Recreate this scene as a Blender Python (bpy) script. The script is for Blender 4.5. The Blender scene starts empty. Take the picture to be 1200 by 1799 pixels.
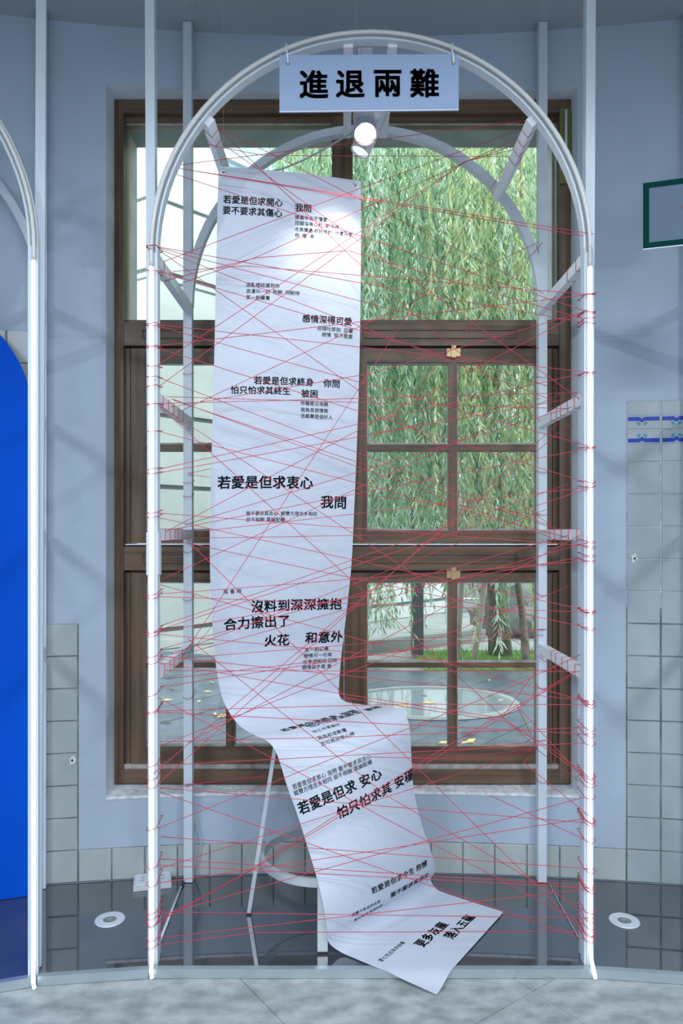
import bpy, bmesh, math, random
from mathutils import Vector, Matrix
random.seed(7)
SC = bpy.context.scene
COL = SC.collection
PI = math.pi

# ---------------------------------------------------------------- camera
F, CX, HY, CZ = 1290.0, 600.0, 935.0, 1.6
cam = bpy.data.cameras.new('camera'); co = bpy.data.objects.new('camera', cam); COL.objects.link(co)
co.location = (0, 0, CZ); co.rotation_euler = (PI/2, 0, 0)
cam.sensor_fit = 'AUTO'; cam.sensor_width = 36; cam.lens = F/1799*36
cam.shift_y = (HY-899.5)/1799; cam.clip_start = .02; cam.clip_end = 200
SC.camera = co
# ---------------------------------------------------------------- sky
w = bpy.data.worlds.new('world'); SC.world = w; w.use_nodes = True
bg = w.node_tree.nodes['Background']
bg.inputs[0].default_value = (.86, .94, 1, 1); bg.inputs[1].default_value = 3.7
# ---------------------------------------------------------------- exposure
SC.view_settings.view_transform = 'Standard'; SC.view_settings.look = 'None'
SC.view_settings.exposure = 0.0; SC.view_settings.gamma = 1; SC.view_settings.use_curve_mapping = False
# ---------------------------------------------------------------- lamps of the room (ceiling panels behind the viewer)
def area(x, y, z, sx, sy, power, col, rot=(0, 0, 0)):
    l = bpy.data.lights.new('ceiling_panel_light', 'AREA'); l.shape = 'RECTANGLE'; l.size = sx; l.size_y = sy
    l.energy = power; l.color = col
    o = bpy.data.objects.new('ceiling_panel_light', l); COL.objects.link(o); o.location = (x, y, z); o.rotation_euler = rot
    return o
COOL = (.80, .90, 1)
for x in (-2.4, 0, 2.4):
    for y in (-2.3, -1.25):
        area(x, y, 3.84, 1.1, .4, 78, COOL)
def spot(name, loc, target, power, col, angle, blend, rad):
    l = bpy.data.lights.new(name, 'SPOT'); l.energy = power; l.color = col; l.spot_size = math.radians(angle)
    l.spot_blend = blend; l.shadow_soft_size = rad
    o = bpy.data.objects.new(name, l); COL.objects.link(o); o.location = loc
    o.rotation_euler = (Vector(target)-Vector(loc)).to_track_quat('-Z', 'Y').to_euler()
    return o
spot('ceiling_spot_light', (-1.9, .9, 3.8), (1.1, 3.2, 1.1), 75, (.86, .93, 1), 55, .6, .03)
spot('ceiling_spot_light', (2.1, .9, 3.8), (-1.0, 3.2, 1.3), 75, (.86, .93, 1), 55, .6, .03)

# ================================================================ helpers
def P(px, py, Y): return Vector(((px-CX)*Y/F, Y, CZ+(HY-py)*Y/F))
def PX(px, Y): return (px-CX)*Y/F
def PZ(py, Y): return CZ+(HY-py)*Y/F
def PG(px, py, z):
    Y = (CZ-z)*F/(py-HY); return Vector(((px-CX)*Y/F, Y, z))

class MB:
    def __init__(s): s.v = []; s.f = []
    def add(s, vs, fs):
        n = len(s.v); s.v += [tuple(a) for a in vs]; s.f += [tuple(n+i for i in f) for f in fs]
    def box(s, x0, x1, y0, y1, z0, z1, M=None):
        vs = [Vector(p) for p in ((x0,y0,z0),(x1,y0,z0),(x1,y1,z0),(x0,y1,z0),(x0,y0,z1),(x1,y0,z1),(x1,y1,z1),(x0,y1,z1))]
        if M is not None: vs = [M @ v for v in vs]
        s.add(vs, [(0,3,2,1),(4,5,6,7),(0,1,5,4),(1,2,6,5),(2,3,7,6),(3,0,4,7)]); return s
    def bar(s, a, b, w, d, side=None):
        """rectangular bar from a to b: w along side, d along the third axis"""
        a = Vector(a); b = Vector(b); t = (b-a).normalized()
        sd = Vector(side) if side is not None else (Vector((1,0,0)) if abs(t.x) < .8 else Vector((0,1,0)))
        sd = (sd-t*sd.dot(t)).normalized(); n = t.cross(sd)
        vs = []
        for p in (a, b):
            for i, j in ((-1,-1),(1,-1),(1,1),(-1,1)): vs.append(p+sd*(i*w/2)+n*(j*d/2))
        s.add(vs, [(0,3,2,1),(4,5,6,7),(0,1,5,4),(1,2,6,5),(2,3,7,6),(3,0,4,7)]); return s
    def tube(s, pts, r, seg=6, closed=False):
        pts = [Vector(p) for p in pts]; n = len(pts); rs = r if isinstance(r, (list, tuple)) else [r]*n
        t0 = (pts[1]-pts[0]).normalized(); up = Vector((0,0,1)) if abs(t0.z) < .9 else Vector((0,1,0))
        nn = (up-t0*up.dot(t0)).normalized(); base = len(s.v)
        for i, p in enumerate(pts):
            if closed: t = (pts[(i+1) % n]-pts[i-1])
            else: t = pts[min(i+1, n-1)]-pts[max(i-1, 0)]
            t.normalize(); nn = (nn-t*nn.dot(t)).normalized(); b = t.cross(nn)
            for k in range(seg):
                a = 2*PI*k/seg; s.v.append(tuple(p+nn*math.cos(a)*rs[i]+b*math.sin(a)*rs[i]))
        m = n if closed else n-1
        for i in range(m):
            for k in range(seg):
                k2 = (k+1) % seg; i2 = (i+1) % n
                s.f.append((base+i*seg+k, base+i*seg+k2, base+i2*seg+k2, base+i2*seg+k))
        if not closed:
            s.f.append(tuple(base+k for k in reversed(range(seg)))); s.f.append(tuple(base+(n-1)*seg+k for k in range(seg)))
        return s
    def lathe(s, prof, M, seg=28, cap=True):
        base = len(s.v); n = len(prof)
        for r, z in prof:
            for k in range(seg):
                a = 2*PI*k/seg; s.v.append(tuple(M @ Vector((r*math.cos(a), r*math.sin(a), z))))
        for i in range(n-1):
            for k in range(seg):
                k2 = (k+1) % seg
                s.f.append((base+i*seg+k, base+i*seg+k2, base+(i+1)*seg+k2, base+(i+1)*seg+k))
        if not cap or prof[0] == prof[-1]: return s
        if prof[0][0] > 1e-5: s.f.append(tuple(base+k for k in reversed(range(seg))))
        if prof[-1][0] > 1e-5: s.f.append(tuple(base+(n-1)*seg+k for k in range(seg)))
        return s
    def build(s, name, mat, parent=None, smooth=False, label=None):
        me = bpy.data.meshes.new(name); me.from_pydata(s.v, [], s.f); me.update()
        if mat: me.materials.append(mat)
        if smooth:
            for p in me.polygons: p.use_smooth = True
        return link(name, me, parent, label)
def link(name, me, parent=None, label=None):
    o = bpy.data.objects.new(name, me); COL.objects.link(o)
    if parent is not None: o.parent = parent; o.matrix_parent_inverse = parent.matrix_world.inverted() if parent.type != 'EMPTY' else Matrix.Translation(parent.location).inverted()
    if label: o['label'] = label
    return o
def thing(name, label, cat, loc=(0, 0, 0), group=None):
    o = bpy.data.objects.new(name, None); COL.objects.link(o); o.location = loc; o.empty_display_size = .05
    o['label'] = label; o['category'] = cat
    if group: o['group'] = group
    return o
def tag(o, label, cat, group=None):
    o['label'] = label; o['category'] = cat
    if group: o['group'] = group
    return o
def struct(o): o['kind'] = 'structure'; return o
def smooth_angle(o, deg=35):
    me = o.data
    for p in me.polygons: p.use_smooth = True
    me.set_sharp_from_angle(angle=math.radians(deg))

def mat(name, col, rough=.5, metal=0, spec=.5, emit=None, es=0, noise=None, bump=None, coat=0, ior=None):
    """noise=(scale, colour2, detail, stretch xyz); bump=(scale, strength)"""
    m = bpy.data.materials.new(name); m.use_nodes = True; nt = m.node_tree; b = nt.nodes['Principled BSDF']
    c = tuple(col)+(1,)
    b.inputs['Base Color'].default_value = c; b.inputs['Roughness'].default_value = rough
    b.inputs['Metallic'].default_value = metal; b.inputs['Specular IOR Level'].default_value = spec
    b.inputs['Coat Weight'].default_value = coat; b.inputs['Coat Roughness'].default_value = .04
    if ior: b.inputs['IOR'].default_value = ior
    if emit: b.inputs['Emission Color'].default_value = tuple(emit)+(1,); b.inputs['Emission Strength'].default_value = es
    if noise or bump:
        g = nt.nodes.new('ShaderNodeNewGeometry')
    if noise:
        sc, c2, det, st = noise
        mp = nt.nodes.new('ShaderNodeMapping'); mp.inputs['Scale'].default_value = st
        n = nt.nodes.new('ShaderNodeTexNoise'); n.inputs['Scale'].default_value = sc; n.inputs['Detail'].default_value = det
        r = nt.nodes.new('ShaderNodeValToRGB'); r.color_ramp.elements[0].position = .35; r.color_ramp.elements[1].position = .65
        r.color_ramp.elements[0].color = c; r.color_ramp.elements[1].color = tuple(c2)+(1,)
        nt.links.new(g.outputs['Position'], mp.inputs[0]); nt.links.new(mp.outputs[0], n.inputs['Vector'])
        nt.links.new(n.outputs['Fac'], r.inputs[0]); nt.links.new(r.outputs[0], b.inputs['Base Color'])
        m['ramp'] = r.name
    if bump:
        n2 = nt.nodes.new('ShaderNodeTexNoise'); n2.inputs['Scale'].default_value = bump[0]; n2.inputs['Detail'].default_value = 4
        bp = nt.nodes.new('ShaderNodeBump'); bp.inputs['Strength'].default_value = bump[1]; bp.inputs['Distance'].default_value = .01
        nt.links.new(g.outputs['Position'], n2.inputs['Vector']); nt.links.new(n2.outputs['Fac'], bp.inputs['Height'])
        nt.links.new(bp.outputs[0], b.inputs['Normal'])
    return m
def glassmat(name, tint=(.97, .99, .98), ior=1.45):
    m = bpy.data.materials.new(name); m.use_nodes = True; nt = m.node_tree; nt.nodes.clear()
    o = nt.nodes.new('ShaderNodeOutputMaterial'); mx = nt.nodes.new('ShaderNodeMixShader'); fr = nt.nodes.new('ShaderNodeFresnel')
    fr.inputs[0].default_value = ior
    t = nt.nodes.new('ShaderNodeBsdfTransparent'); t.inputs[0].default_value = tint+(1,)
    g = nt.nodes.new('ShaderNodeBsdfGlossy'); g.inputs['Roughness'].default_value = .0
    nt.links.new(fr.outputs[0], mx.inputs[0]); nt.links.new(t.outputs[0], mx.inputs[1]); nt.links.new(g.outputs[0], mx.inputs[2])
    nt.links.new(mx.outputs[0], o.inputs[0]); return m

M_PAINT = mat('blue_grey_wall_paint', (.50, .585, .70), .7, noise=(1.6, (.45, .53, .62), 5, (1, 1, 1)), bump=(28, .12))
M_REVEAL = mat('white_window_reveal', (.80, .84, .92), .7, noise=(3, (.70, .74, .82), 5, (1, 1, 1)), bump=(40, .15))
M_SILL = mat('flecked_white_sill_plaster', (.90, .92, .95), .8, noise=(38, (.66, .68, .70), 8, (1, 1, 1)), bump=(60, .3))
M_CEIL = mat('dark_satin_ceiling', (.36, .39, .42), .13, noise=(1.2, (.40, .43, .46), 4, (1, 1, 1)), ior=1.8)
M_FLOOR = mat('mottled_grey_floor', (.31, .335, .335), .38, noise=(11, (.52, .55, .54), 9, (1, 1.6, 1)), bump=(30, .05))
M_GROUT = mat('dark_grout', (.10, .11, .11), .9)
M_ROOM = mat('plain_room_wall', (.40, .43, .47), .8)
M_BLACK = mat('glossy_smoked_platform', (.055, .062, .075), .035, spec=.9, noise=(2.2, (.075, .083, .10), 5, (1, 1, 1)), ior=1.95)
M_STEEL = mat('brushed_aluminium_edge', (.55, .62, .65), .35, .7)
M_WHITE = mat('white_painted_steel', (.66, .72, .79), .38)
M_WHITE_IN = mat('white_painted_frame', (.68, .73, .79), .4)
M_LED = mat('lit_light_tube', (1, 1, 1), .5, emit=(.93, 1, 1), es=1.18)
M_LEDOFF = mat('unlit_light_tube', (.72, .70, .68), .25)
M_CHAN = mat('tube_channel', (.30, .32, .33), .5)
M_WOOD = mat('dark_stained_wood', (.095, .052, .030), .42, noise=(9, (.19, .118, .068), 7, (1, 1, 1)), bump=(50, .1))
M_WOODH = mat('dark_stained_wood_across', (.088, .051, .030), .42, noise=(6, (.19, .118, .070), 7, (.25, 1, 6)), bump=(50, .1))
M_WOODV = mat('dark_stained_wood_upright', (.088, .051, .030), .42, noise=(6, (.19, .118, .070), 7, (6, 1, .25)), bump=(50, .1))
M_EDGE = mat('pale_worn_glazing_edge', (.52, .50, .48), .6, noise=(20, (.35, .31, .27), 5, (1, 1, 1)))
M_BRASS = mat('brass', (.52, .40, .20), .35, .6)
M_OLIVE = mat('olive_metal', (.20, .19, .055), .5, .2)
M_GLASS = glassmat('window_glass')
M_TILE = mat('old_white_tile', (.52, .56, .545), .28, noise=(5, (.43, .47, .46), 5, (1, 1, .4)))
M_TILE_R = mat('old_white_tile_cool', (.47, .53, .55), .28, noise=(5, (.39, .44, .46), 5, (1, 1, .4)))
M_TGROUT = mat('grey_tile_grout', (.13, .14, .13), .9, noise=(12, (.3, .32, .31), 4, (1, 1, 1)))
M_TBLUE = mat('cobalt_tile_print', (.008, .045, .42), .25)
M_TTEAL = mat('teal_tile_print', (.07, .32, .45), .25)
M_TPALE = mat('pale_blue_tile_print', (.22, .38, .50), .28)
M_PANEL = mat('vivid_blue_board', (.0, .085, .62), .7, spec=.12, noise=(1.3, (0, .10, .70), 2, (1, 1, 1)))
M_RED = mat('red_yarn', (.62, .05, .085), .8)
M_PAPER = mat('white_vinyl_banner', (.64, .68, .77), .5, spec=.3)
M_INK = mat('black_print', (.006, .008, .013), .8, spec=.12)
M_SIGN = mat('pale_blue_sign_face', (.335, .43, .61), .6, spec=.3)
M_SIGNE = mat('white_sign_edge', (.85, .87, .92), .5)
M_LAMPB = mat('white_lamp_body', (.70, .68, .72), .35)
M_LENS = mat('lit_lamp_lens', (1, 1, 1), .5, emit=(1, .93, .82), es=9)
M_LENS2 = mat('dim_lamp_lens', (1, 1, 1), .5, emit=(.75, .86, 1), es=.7)
M_GREEN = mat('dark_green_sign_border', (.0, .035, .035), .8, spec=.1)
M_SIGN2 = mat('grey_sign_face', (.125, .165, .225), .8, spec=.15)
M_REDP = mat('red_print', (.35, .005, .02), .5)
M_CHROME = mat('brushed_stool_steel', (.74, .78, .82), .35, .45)
M_RUNG = mat('light_lifted_rung_white', (.92, .93, .98), .4)  # frame white raised in colour to stand for tube and window light
M_TGROUT2 = mat('pale_tile_grout', (.70, .76, .78), .9, noise=(14, (.45, .5, .5), 5, (1, 1, 1)))
M_PLAST = mat('white_plastic', (.72, .75, .78), .4)
M_CORD = mat('grey_white_cord', (.55, .57, .60), .5)
M_DARKP = mat('dark_plastic', (.03, .03, .035), .5)
M_RING = mat('white_lamp_trim', (.85, .88, .95), .4)
M_RECESS = mat('floor_lamp_recess', (.33, .33, .31), .3, .3)
M_CONC = mat('pale_exterior_concrete', (.76, .78, .77), .9, noise=(1.1, (.64, .67, .66), 9, (1, 1, 1.4)), bump=(9, .25))
M_CONC2 = mat('shade_darkened_concrete', (.42, .45, .45), .9, noise=(1.4, (.30, .33, .33), 9, (1, 1, 1.4)), bump=(9, .25))  # concrete with the willow's shade put into its colour
M_JOINT = mat('dark_wall_joint', (.16, .19, .19), .9)
M_STONE = mat('grey_outer_reveal', (.21, .235, .225), .85, noise=(6, (.29, .31, .295), 6, (1, 1, 1)))
M_DECK = mat('wet_grey_deck_board', (.095, .12, .16), .38, noise=(5, (.15, .185, .235), 7, (1, 1, 1)), bump=(30, .2))
M_LAWN = mat('lawn_grass', (.10, .24, .04), .8, noise=(14, (.22, .42, .09), 6, (1, 1, 1)), bump=(60, .6))
M_GRND = mat('pale_garden_paving', (.34, .36, .36), .85, noise=(2.5, (.46, .48, .47), 6, (1, 1, 1)))
M_WATER = mat('still_grey_water', (.30, .36, .40), .03, spec=1, ior=2.0)
M_BARK = mat('grey_willow_bark', (.16, .13, .11), .9, noise=(12, (.28, .25, .22), 6, (1, 1, .2)), bump=(18, .6))
M_POLE = mat('weathered_support_pole', (.42, .36, .32), .8)
M_ROCK = mat('dark_rock', (.16, .165, .17), .9, noise=(4, (.27, .27, .27), 7, (1, 1, 1)), bump=(8, .6))
M_DLEAF = mat('fallen_yellow_leaf', (.72, .62, .25), .6)
M_DRAB = mat('dark_garden_post_metal', (.09, .10, .12), .6)
M_ROOF = mat('pale_blue_roof_sheet', (.42, .55, .68), .5)
def leafmat(name, a, b):
    m = mat(name, a, .45, noise=(11, b, 3, (1, 1, .5))); bs = m.node_tree.nodes['Principled BSDF']
    bs.inputs['Transmission Weight'].default_value = 0
    nt = m.node_tree; tr = nt.nodes.new('ShaderNodeBsdfTranslucent'); mx = nt.nodes.new('ShaderNodeMixShader'); mx.inputs[0].default_value = .4
    r = nt.nodes[m['ramp']]; out = [n for n in nt.nodes if n.type == 'OUTPUT_MATERIAL'][0]
    nt.links.new(r.outputs[0], tr.inputs[0]); nt.links.new(bs.outputs[0], mx.inputs[1]); nt.links.new(tr.outputs[0], mx.inputs[2])
    nt.links.new(mx.outputs[0], out.inputs[0]); return m
M_LEAF = [leafmat('willow_leaf_green', (.22, .40, .20), (.42, .58, .35)),
          leafmat('willow_leaf_yellow', (.46, .55, .24), (.66, .70, .40)),
          leafmat('willow_leaf_pale', (.48, .64, .52), (.68, .78, .68)),
          leafmat('willow_leaf_dark', (.07, .18, .09), (.15, .30, .15))]

# ================================================================ room shell
XC = .08
def WY(x): return 3.385-(x-XC)**2/17.5             # the curved wall's face
ZC = 3.885                                           # ceiling
OX0, OX1, OZ0, OZ1 = -1.062, 1.072, .407, 3.622      # window opening
FY = 3.43                                            # window frame face
XW = 4.55

# curved wall sheet with opening and its reveals
mb = MB()
xs = [-XW+i*(OX0+XW)/26 for i in range(26)]+[OX0+(OX1-OX0)*i/22 for i in range(23)]+[OX1+(XW-OX1)*i/26 for i in range(1, 27)]
def wallquad(m, xa, xb, za, zb): m.add([(xa, WY(xa), za), (xb, WY(xb), za), (xb, WY(xb), zb), (xa, WY(xa), zb)], [(0, 1, 2, 3)])
for a, b in zip(xs, xs[1:]):
    if a >= OX0-1e-6 and b <= OX1+1e-6:
        wallquad(mb, a, b, 0, OZ0); wallquad(mb, a, b, OZ1, ZC)
    else: wallquad(mb, a, b, 0, ZC)
wall = struct(mb.build('wall_back', M_PAINT, smooth=True))
mb = MB(); sl = MB()
for a, b in zip(xs, xs[1:]):
    if a >= OX0-1e-6 and b <= OX1+1e-6:
        mb.add([(a, WY(a), OZ1), (b, WY(b), OZ1), (b, 3.52, OZ1), (a, 3.52, OZ1)], [(0, 1, 2, 3)])
        sl.add([(a, WY(a)-.004, OZ0+.001), (b, WY(b)-.004, OZ0+.001), (b, 3.52, OZ0+.016), (a, 3.52, OZ0+.016),
                (a, WY(a)-.004, OZ0-.012), (b, WY(b)-.004, OZ0-.012)], [(0, 1, 2, 3), (4, 5, 1, 0)])
for x in (OX0, OX1): mb.add([(x, WY(x), OZ0), (x, 3.52, OZ0), (x, 3.52, OZ1), (x, WY(x), OZ1)], [(0, 1, 2, 3)])
mb.build('window_reveal', M_REVEAL, wall, label='white plastered reveal around the window')
sl.build('window_sill', M_SILL, wall, label='flecked white plaster sill')
# thin ridge in the plaster, either side
for k, (xa, xb) in enumerate(((-1.33, OX0-.01), (OX1+.01, 1.62))):
    mb = MB(); n = 10
    for i in range(n):
        a = xa+(xb-xa)*i/n; b = xa+(xb-xa)*(i+1)/n
        mb.add([(a, WY(a)-.003, 2.474), (b, WY(b)-.003, 2.474), (b, WY(b)-.003, 2.480), (a, WY(a)-.003, 2.480),
                (a, WY(a), 2.468), (b, WY(b), 2.468), (a, WY(a), 2.482), (b, WY(b), 2.482)], [(0, 1, 2, 3), (4, 5, 1, 0), (3, 2, 7, 6)])
    mb.build('plaster_seam', M_PAINT, wall)
# outer masonry skin of the facade round the opening
mb = MB(); ox, oz = 1.03, 3.537
mb.box(-6, -ox, 3.53, 3.70, -.3, 5.2).box(ox, 6, 3.53, 3.70, -.3, 5.2).box(-ox, ox, 3.53, 3.70, oz, 5.2).box(-ox, ox, 3.53, 3.70, -.3, .40)
struct(mb.build('wall_outer', M_STONE))
struct(MB().box(-XW-.3, XW+.3, -4.2, 3.53, ZC, ZC+.1).build('ceiling', M_CEIL))
for s, nm in ((-1, 'wall_left'), (1, 'wall_right')):
    struct(MB().box(min(s*XW, s*(XW+.15)), max(s*XW, s*(XW+.15)), -4.2, 3.53, 0, ZC).build(nm, M_ROOM))
struct(MB().box(-XW, XW, -4.2, -4.05, 0, ZC).build('wall_front', M_ROOM))
# luminous panels the area lamps shine from
for x in (-2.4, 0, 2.4):
    for y in (-2.3, -1.25):
        p = thing('ceiling_panel', 'flat white ceiling light panel overhead', 'ceiling light', (x, y, ZC-.02), 'ceiling panels behind the viewer')
        MB().box(x-.6, x+.6, y-.22, y+.22, ZC-.02, ZC-.001).build('frame', M_PLAST, p)

# floor: slab and diagonal tiles
fl = struct(MB().box(-XW, XW, -4.05, 3.5, -.10, -.012).build('floor', M_GROUT))
d = Vector((.592, -.806, 0)); n_ = Vector((.806, .592, 0)); T = .79
o0 = Vector((-.356, 2.623, 0))
tm = None
for i in range(-6, 8):
    for j in range(-6, 8):
        c = o0+n_*(T*(i+.5))+d*(T*(j+.33))
        if abs(c.x) > 3.6 or c.y < -.9 or c.y > 3.15: continue
        if tm is None:
            h = T/2-.0012
            mbt = MB(); mbt.add([(-h,-h,-.011),(h,-h,-.011),(h,h,-.011),(-h,h,-.011),(-h,-h,-.001),(h,-h,-.001),(h,h,-.001),(-h,h,-.001),
                                 (-h+.002,-h+.002,0),(h-.002,-h+.002,0),(h-.002,h-.002,0),(-h+.002,h-.002,0)],
                                [(0,3,2,1),(0,1,5,4),(1,2,6,5),(2,3,7,6),(3,0,4,7),(4,5,9,8),(5,6,10,9),(6,7,11,10),(7,4,8,11),(8,9,10,11)])
            ot = mbt.build('floor_tile', M_FLOOR, fl); tm = ot.data
        else: ot = link('floor_tile', tm, fl)
        ot.location = c; ot.rotation_euler = (0, 0, math.atan2(d.y, d.x))

# wall tiles on the curved wall
TP, TG = .1447, .0022
def tile_mesh(hh, name='tile'):
    h = TP/2-TG; z1 = hh-2*TG; b = .0025
    m = MB(); m.add([(-h,0,0),(h,0,0),(h,0,z1),(-h,0,z1),(-h,-.005,0),(h,-.005,0),(h,-.005,z1),(-h,-.005,z1),
                     (-h+b,-.008,b),(h-b,-.008,b),(h-b,-.008,z1-b),(-h+b,-.008,z1-b)],
                    [(0,1,5,4),(1,2,6,5),(2,3,7,6),(3,0,4,7),(4,5,9,8),(5,6,10,9),(6,7,11,10),(7,4,8,11),(8,9,10,11)])
    return m
meshes = {}
tile_at = {}
def put_tile(xc, z0, h, m):
    key = (round(h, 4), m.name)
    if key not in meshes:
        t = tile_mesh(h).build('tile', m, wall); meshes[key] = t.data
    else: t = link('tile', meshes[key], wall)
    sl_ = -2*(xc-XC)/17.5
    t.location = (xc, WY(xc)-.0015-random.random()*.0012, z0+TG)
    t.rotation_euler = (random.uniform(-.006, .006), random.uniform(-.004, .004), math.atan(sl_)+random.uniform(-.006, .006))
    return t
ZP = .033
XB = -1.18
gr = MB()
def grout(xa, xb, za, zb, gr=gr):
    n = max(1, int((xb-xa)/.14))
    for i in range(n):
        a = xa+(xb-xa)*i/n; b = xa+(xb-xa)*(i+1)/n
        gr.add([(a, WY(a)-.0045, za), (b, WY(b)-.0045, za), (b, WY(b)-.0045, zb), (a, WY(a)-.0045, zb),
                (a, WY(a), za), (a, WY(a), zb), (b, WY(b), za), (b, WY(b), zb)], [(0, 1, 2, 3), (4, 0, 3, 5), (1, 6, 7, 2), (3, 2, 7, 5)])
for k in range(0, 17): put_tile(XB+(k+.5)*TP, ZP, TP, M_TILE)
for k in range(1): 
    for r in range(8): put_tile(XB-.5*TP, ZP+r*TP, TP, M_TILE)
for k in range(3):
    for r in range(17): put_tile(-1.335-(k+.5)*TP, ZP+r*TP, TP, M_TILE)
XR = XB+17*TP
for k in range(4):
    for r in range(15):
        hgt = TP if r < 14 else TP*.9
        t = put_tile(XR+(k+.5)*TP, ZP+r*TP, hgt, M_TILE_R)
        if r in (13, 14) and k < 4:
            up = (r == 14); H = TP-2*TG; h = TP/2-TG-.003; Hh = hgt-2*TG
            def zz(v): return v if up else H-v
            for nm, m_, y0, y1, dip in (('printed_band', M_TPALE, .060, .064, .006), ('printed_band', M_TBLUE, .037, .055, .008)):
                nx = -.05*TP
                pr = MB(); yy = -.0083
                pts = [(-h, 0), (nx-.012, 0), (nx, -dip), (nx+.012, 0), (h, 0)]
                vs = [(x, yy, zz(y0+dz)) for x, dz in pts]+[(x, yy, zz(y1+dz)) for x, dz in pts]
                vs = vs+[(x, yy+.0007, z) for x, _, z in vs]
                fs = [(i, i+1, i+6, i+5) for i in range(4)]+[(i+10, i+11, i+16, i+15) for i in range(4)]
                pr.add(vs, fs); pr.build(nm, m_, None); b_ = bpy.context.view_layer; ob = COL.objects[-1]
                ob.parent = t
            for sx in (-1, 1):
                pr = MB(); cxx = -.05*TP+sx*.0145; cz = .025
                vs = []
                for a in range(10):
                    an = 2*PI*a/10; r_ = .0085*(1+.25*math.cos(2*(an-PI/4*sx)))
                    vs.append((cxx+r_*math.cos(an), -.0083, zz(cz+r_*math.sin(an))))
                vs2 = [(x, y+.0007, z) for x, y, z in vs]
                pr.add(vs+vs2, [tuple(range(10)), tuple(range(10, 20))]); pr.build('printed_leaf', M_TTEAL, None); COL.objects[-1].parent = t
grout(XB+.002, XB+17*TP-.002, ZP, ZP+TP-.001); grout(XB-TP+.002, XB, ZP, ZP+8*TP-.002); grout(-1.335-3*TP, -1.337, ZP, ZP+17*TP-.002)
grout(XR, XR+4*TP, ZP, ZP+8.5*TP)
gr2 = MB(); grout(XR, XR+4*TP, ZP+8.5*TP, ZP+15*TP-.018, gr2); gr2.build('tile_grout', M_TGROUT2, wall)
gr.build('tile_grout', M_TGROUT, wall)
# knocked-out plugs and a screw hole in the tiling
for px, py in ((1115, 981), (127, 1336)):
    Y = 3.27; p = P(px, py, Y)
    yv = WY(p.x)-.0115; s_ = (WY(p.x)-.012)/Y
    c = Vector((p.x*s_, yv, CZ+(p.z-CZ)*s_))
    g = MB(); vs = [tuple(c+Vector((.016*math.cos(a*.7)*(1+.3*math.sin(a*2.3)), 0, .018*math.sin(a*.7)*(1+.25*math.cos(a*3))))) for a in range(9)]
    g.add(vs+[(x, y+.006, z) for x, y, z in vs], [tuple(range(9))]+[(i, (i+1) % 9, 9+(i+1) % 9, 9+i) for i in range(9)]); g.build('filler_patch', M_SILL, wall)
    MB().lathe([(.005, 0), (.005, .002)], Matrix.Translation(c) @ Matrix.Rotation(PI/2, 4, 'X')).build('drilled_hole', M_DARKP, wall)

# ================================================================ window
win = bpy.data.objects.new('window_1', None); COL.objects.link(win); struct(win); win.location = (0, FY, OZ0)
def wbox(name, m, px0, px1, py0, py1, Y0, Y1, parent=win, label=None):
    """box whose front face (at depth Y0) covers the given picture rectangle"""
    return MB().box(PX(px0, Y0), PX(px1, Y0), Y0, Y1, PZ(py1, Y0), PZ(py0, Y0)).build(name, m, parent, label=label)
# outer frame
wbox('jamb', M_WOODV, 197, 217, 172, 1377, FY, 3.528); wbox('jamb', M_WOODV, 983, 1003, 172, 1377, FY, 3.528)
wbox('head', M_WOODH, 217, 983, 172, 198, FY, 3.528); wbox('head_stop', M_WOODH, 217.5, 982.5, 199, 215, 3.462, 3.527)
wbox('bottom_rail', M_WOODH, 217, 983, 1352, 1377, FY+.002, 3.528)
wbox('bottom_ledge', M_EDGE, 218, 982, 1343, 1352, FY+.012, 3.52, label='pale worn ledge at the foot of the sashes')
wbox('sill_core', M_WOODH, 219, 981, 1338, 1356, FY+.05, 3.515)
for a, b in ((217, 229), (971, 983)): wbox('jamb_stop', M_WOODV, a+.5, b-.5, 612, 1342, FY+.03, 3.527)
# transom beams
def beam(y0, y1, y2):
    wbox('beam_core', M_WOODH, 219, 981, y0-4, y1+8, FY+.045, 3.515)
    b = wbox('transom_beam', M_WOODH, 217.5, 982.5, y0, y1, FY+.004, 3.525)
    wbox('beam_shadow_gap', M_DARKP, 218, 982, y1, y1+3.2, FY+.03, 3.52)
    for xa, xb in ((250, 560), (640, 908)):
        # routed panel moulding, left proud of the beam
        za, zb = y0+13, y1-14; Yf = FY-.001
        m = MB()
        for (ax, ay, bx, by) in ((xa, za, xb, za), (xa, zb, xb, zb), (xa, za, xa, zb), (xb, za, xb, zb)):
            m.bar(P(ax, ay, Yf), P(bx, by, Yf), .006, .006, (0, 1, 0))
        m.build('panel_moulding', M_WOODH, b)
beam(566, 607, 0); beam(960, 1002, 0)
wbox('centre_post', M_WOODV, 583, 620, 198, 566, FY+.02, 3.525)
wbox('centre_post', M_WOODV, 596, 604, 611, 957, FY+.012, 3.525); wbox('centre_post', M_WOODV, 596, 604, 1005, 1342, FY+.012, 3.525)
wbox('weather_strip', M_SIGNE, 220, 980, 955.6, 957.6, FY+.012, 3.51, label='thin white strip above the lower transom')
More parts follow.
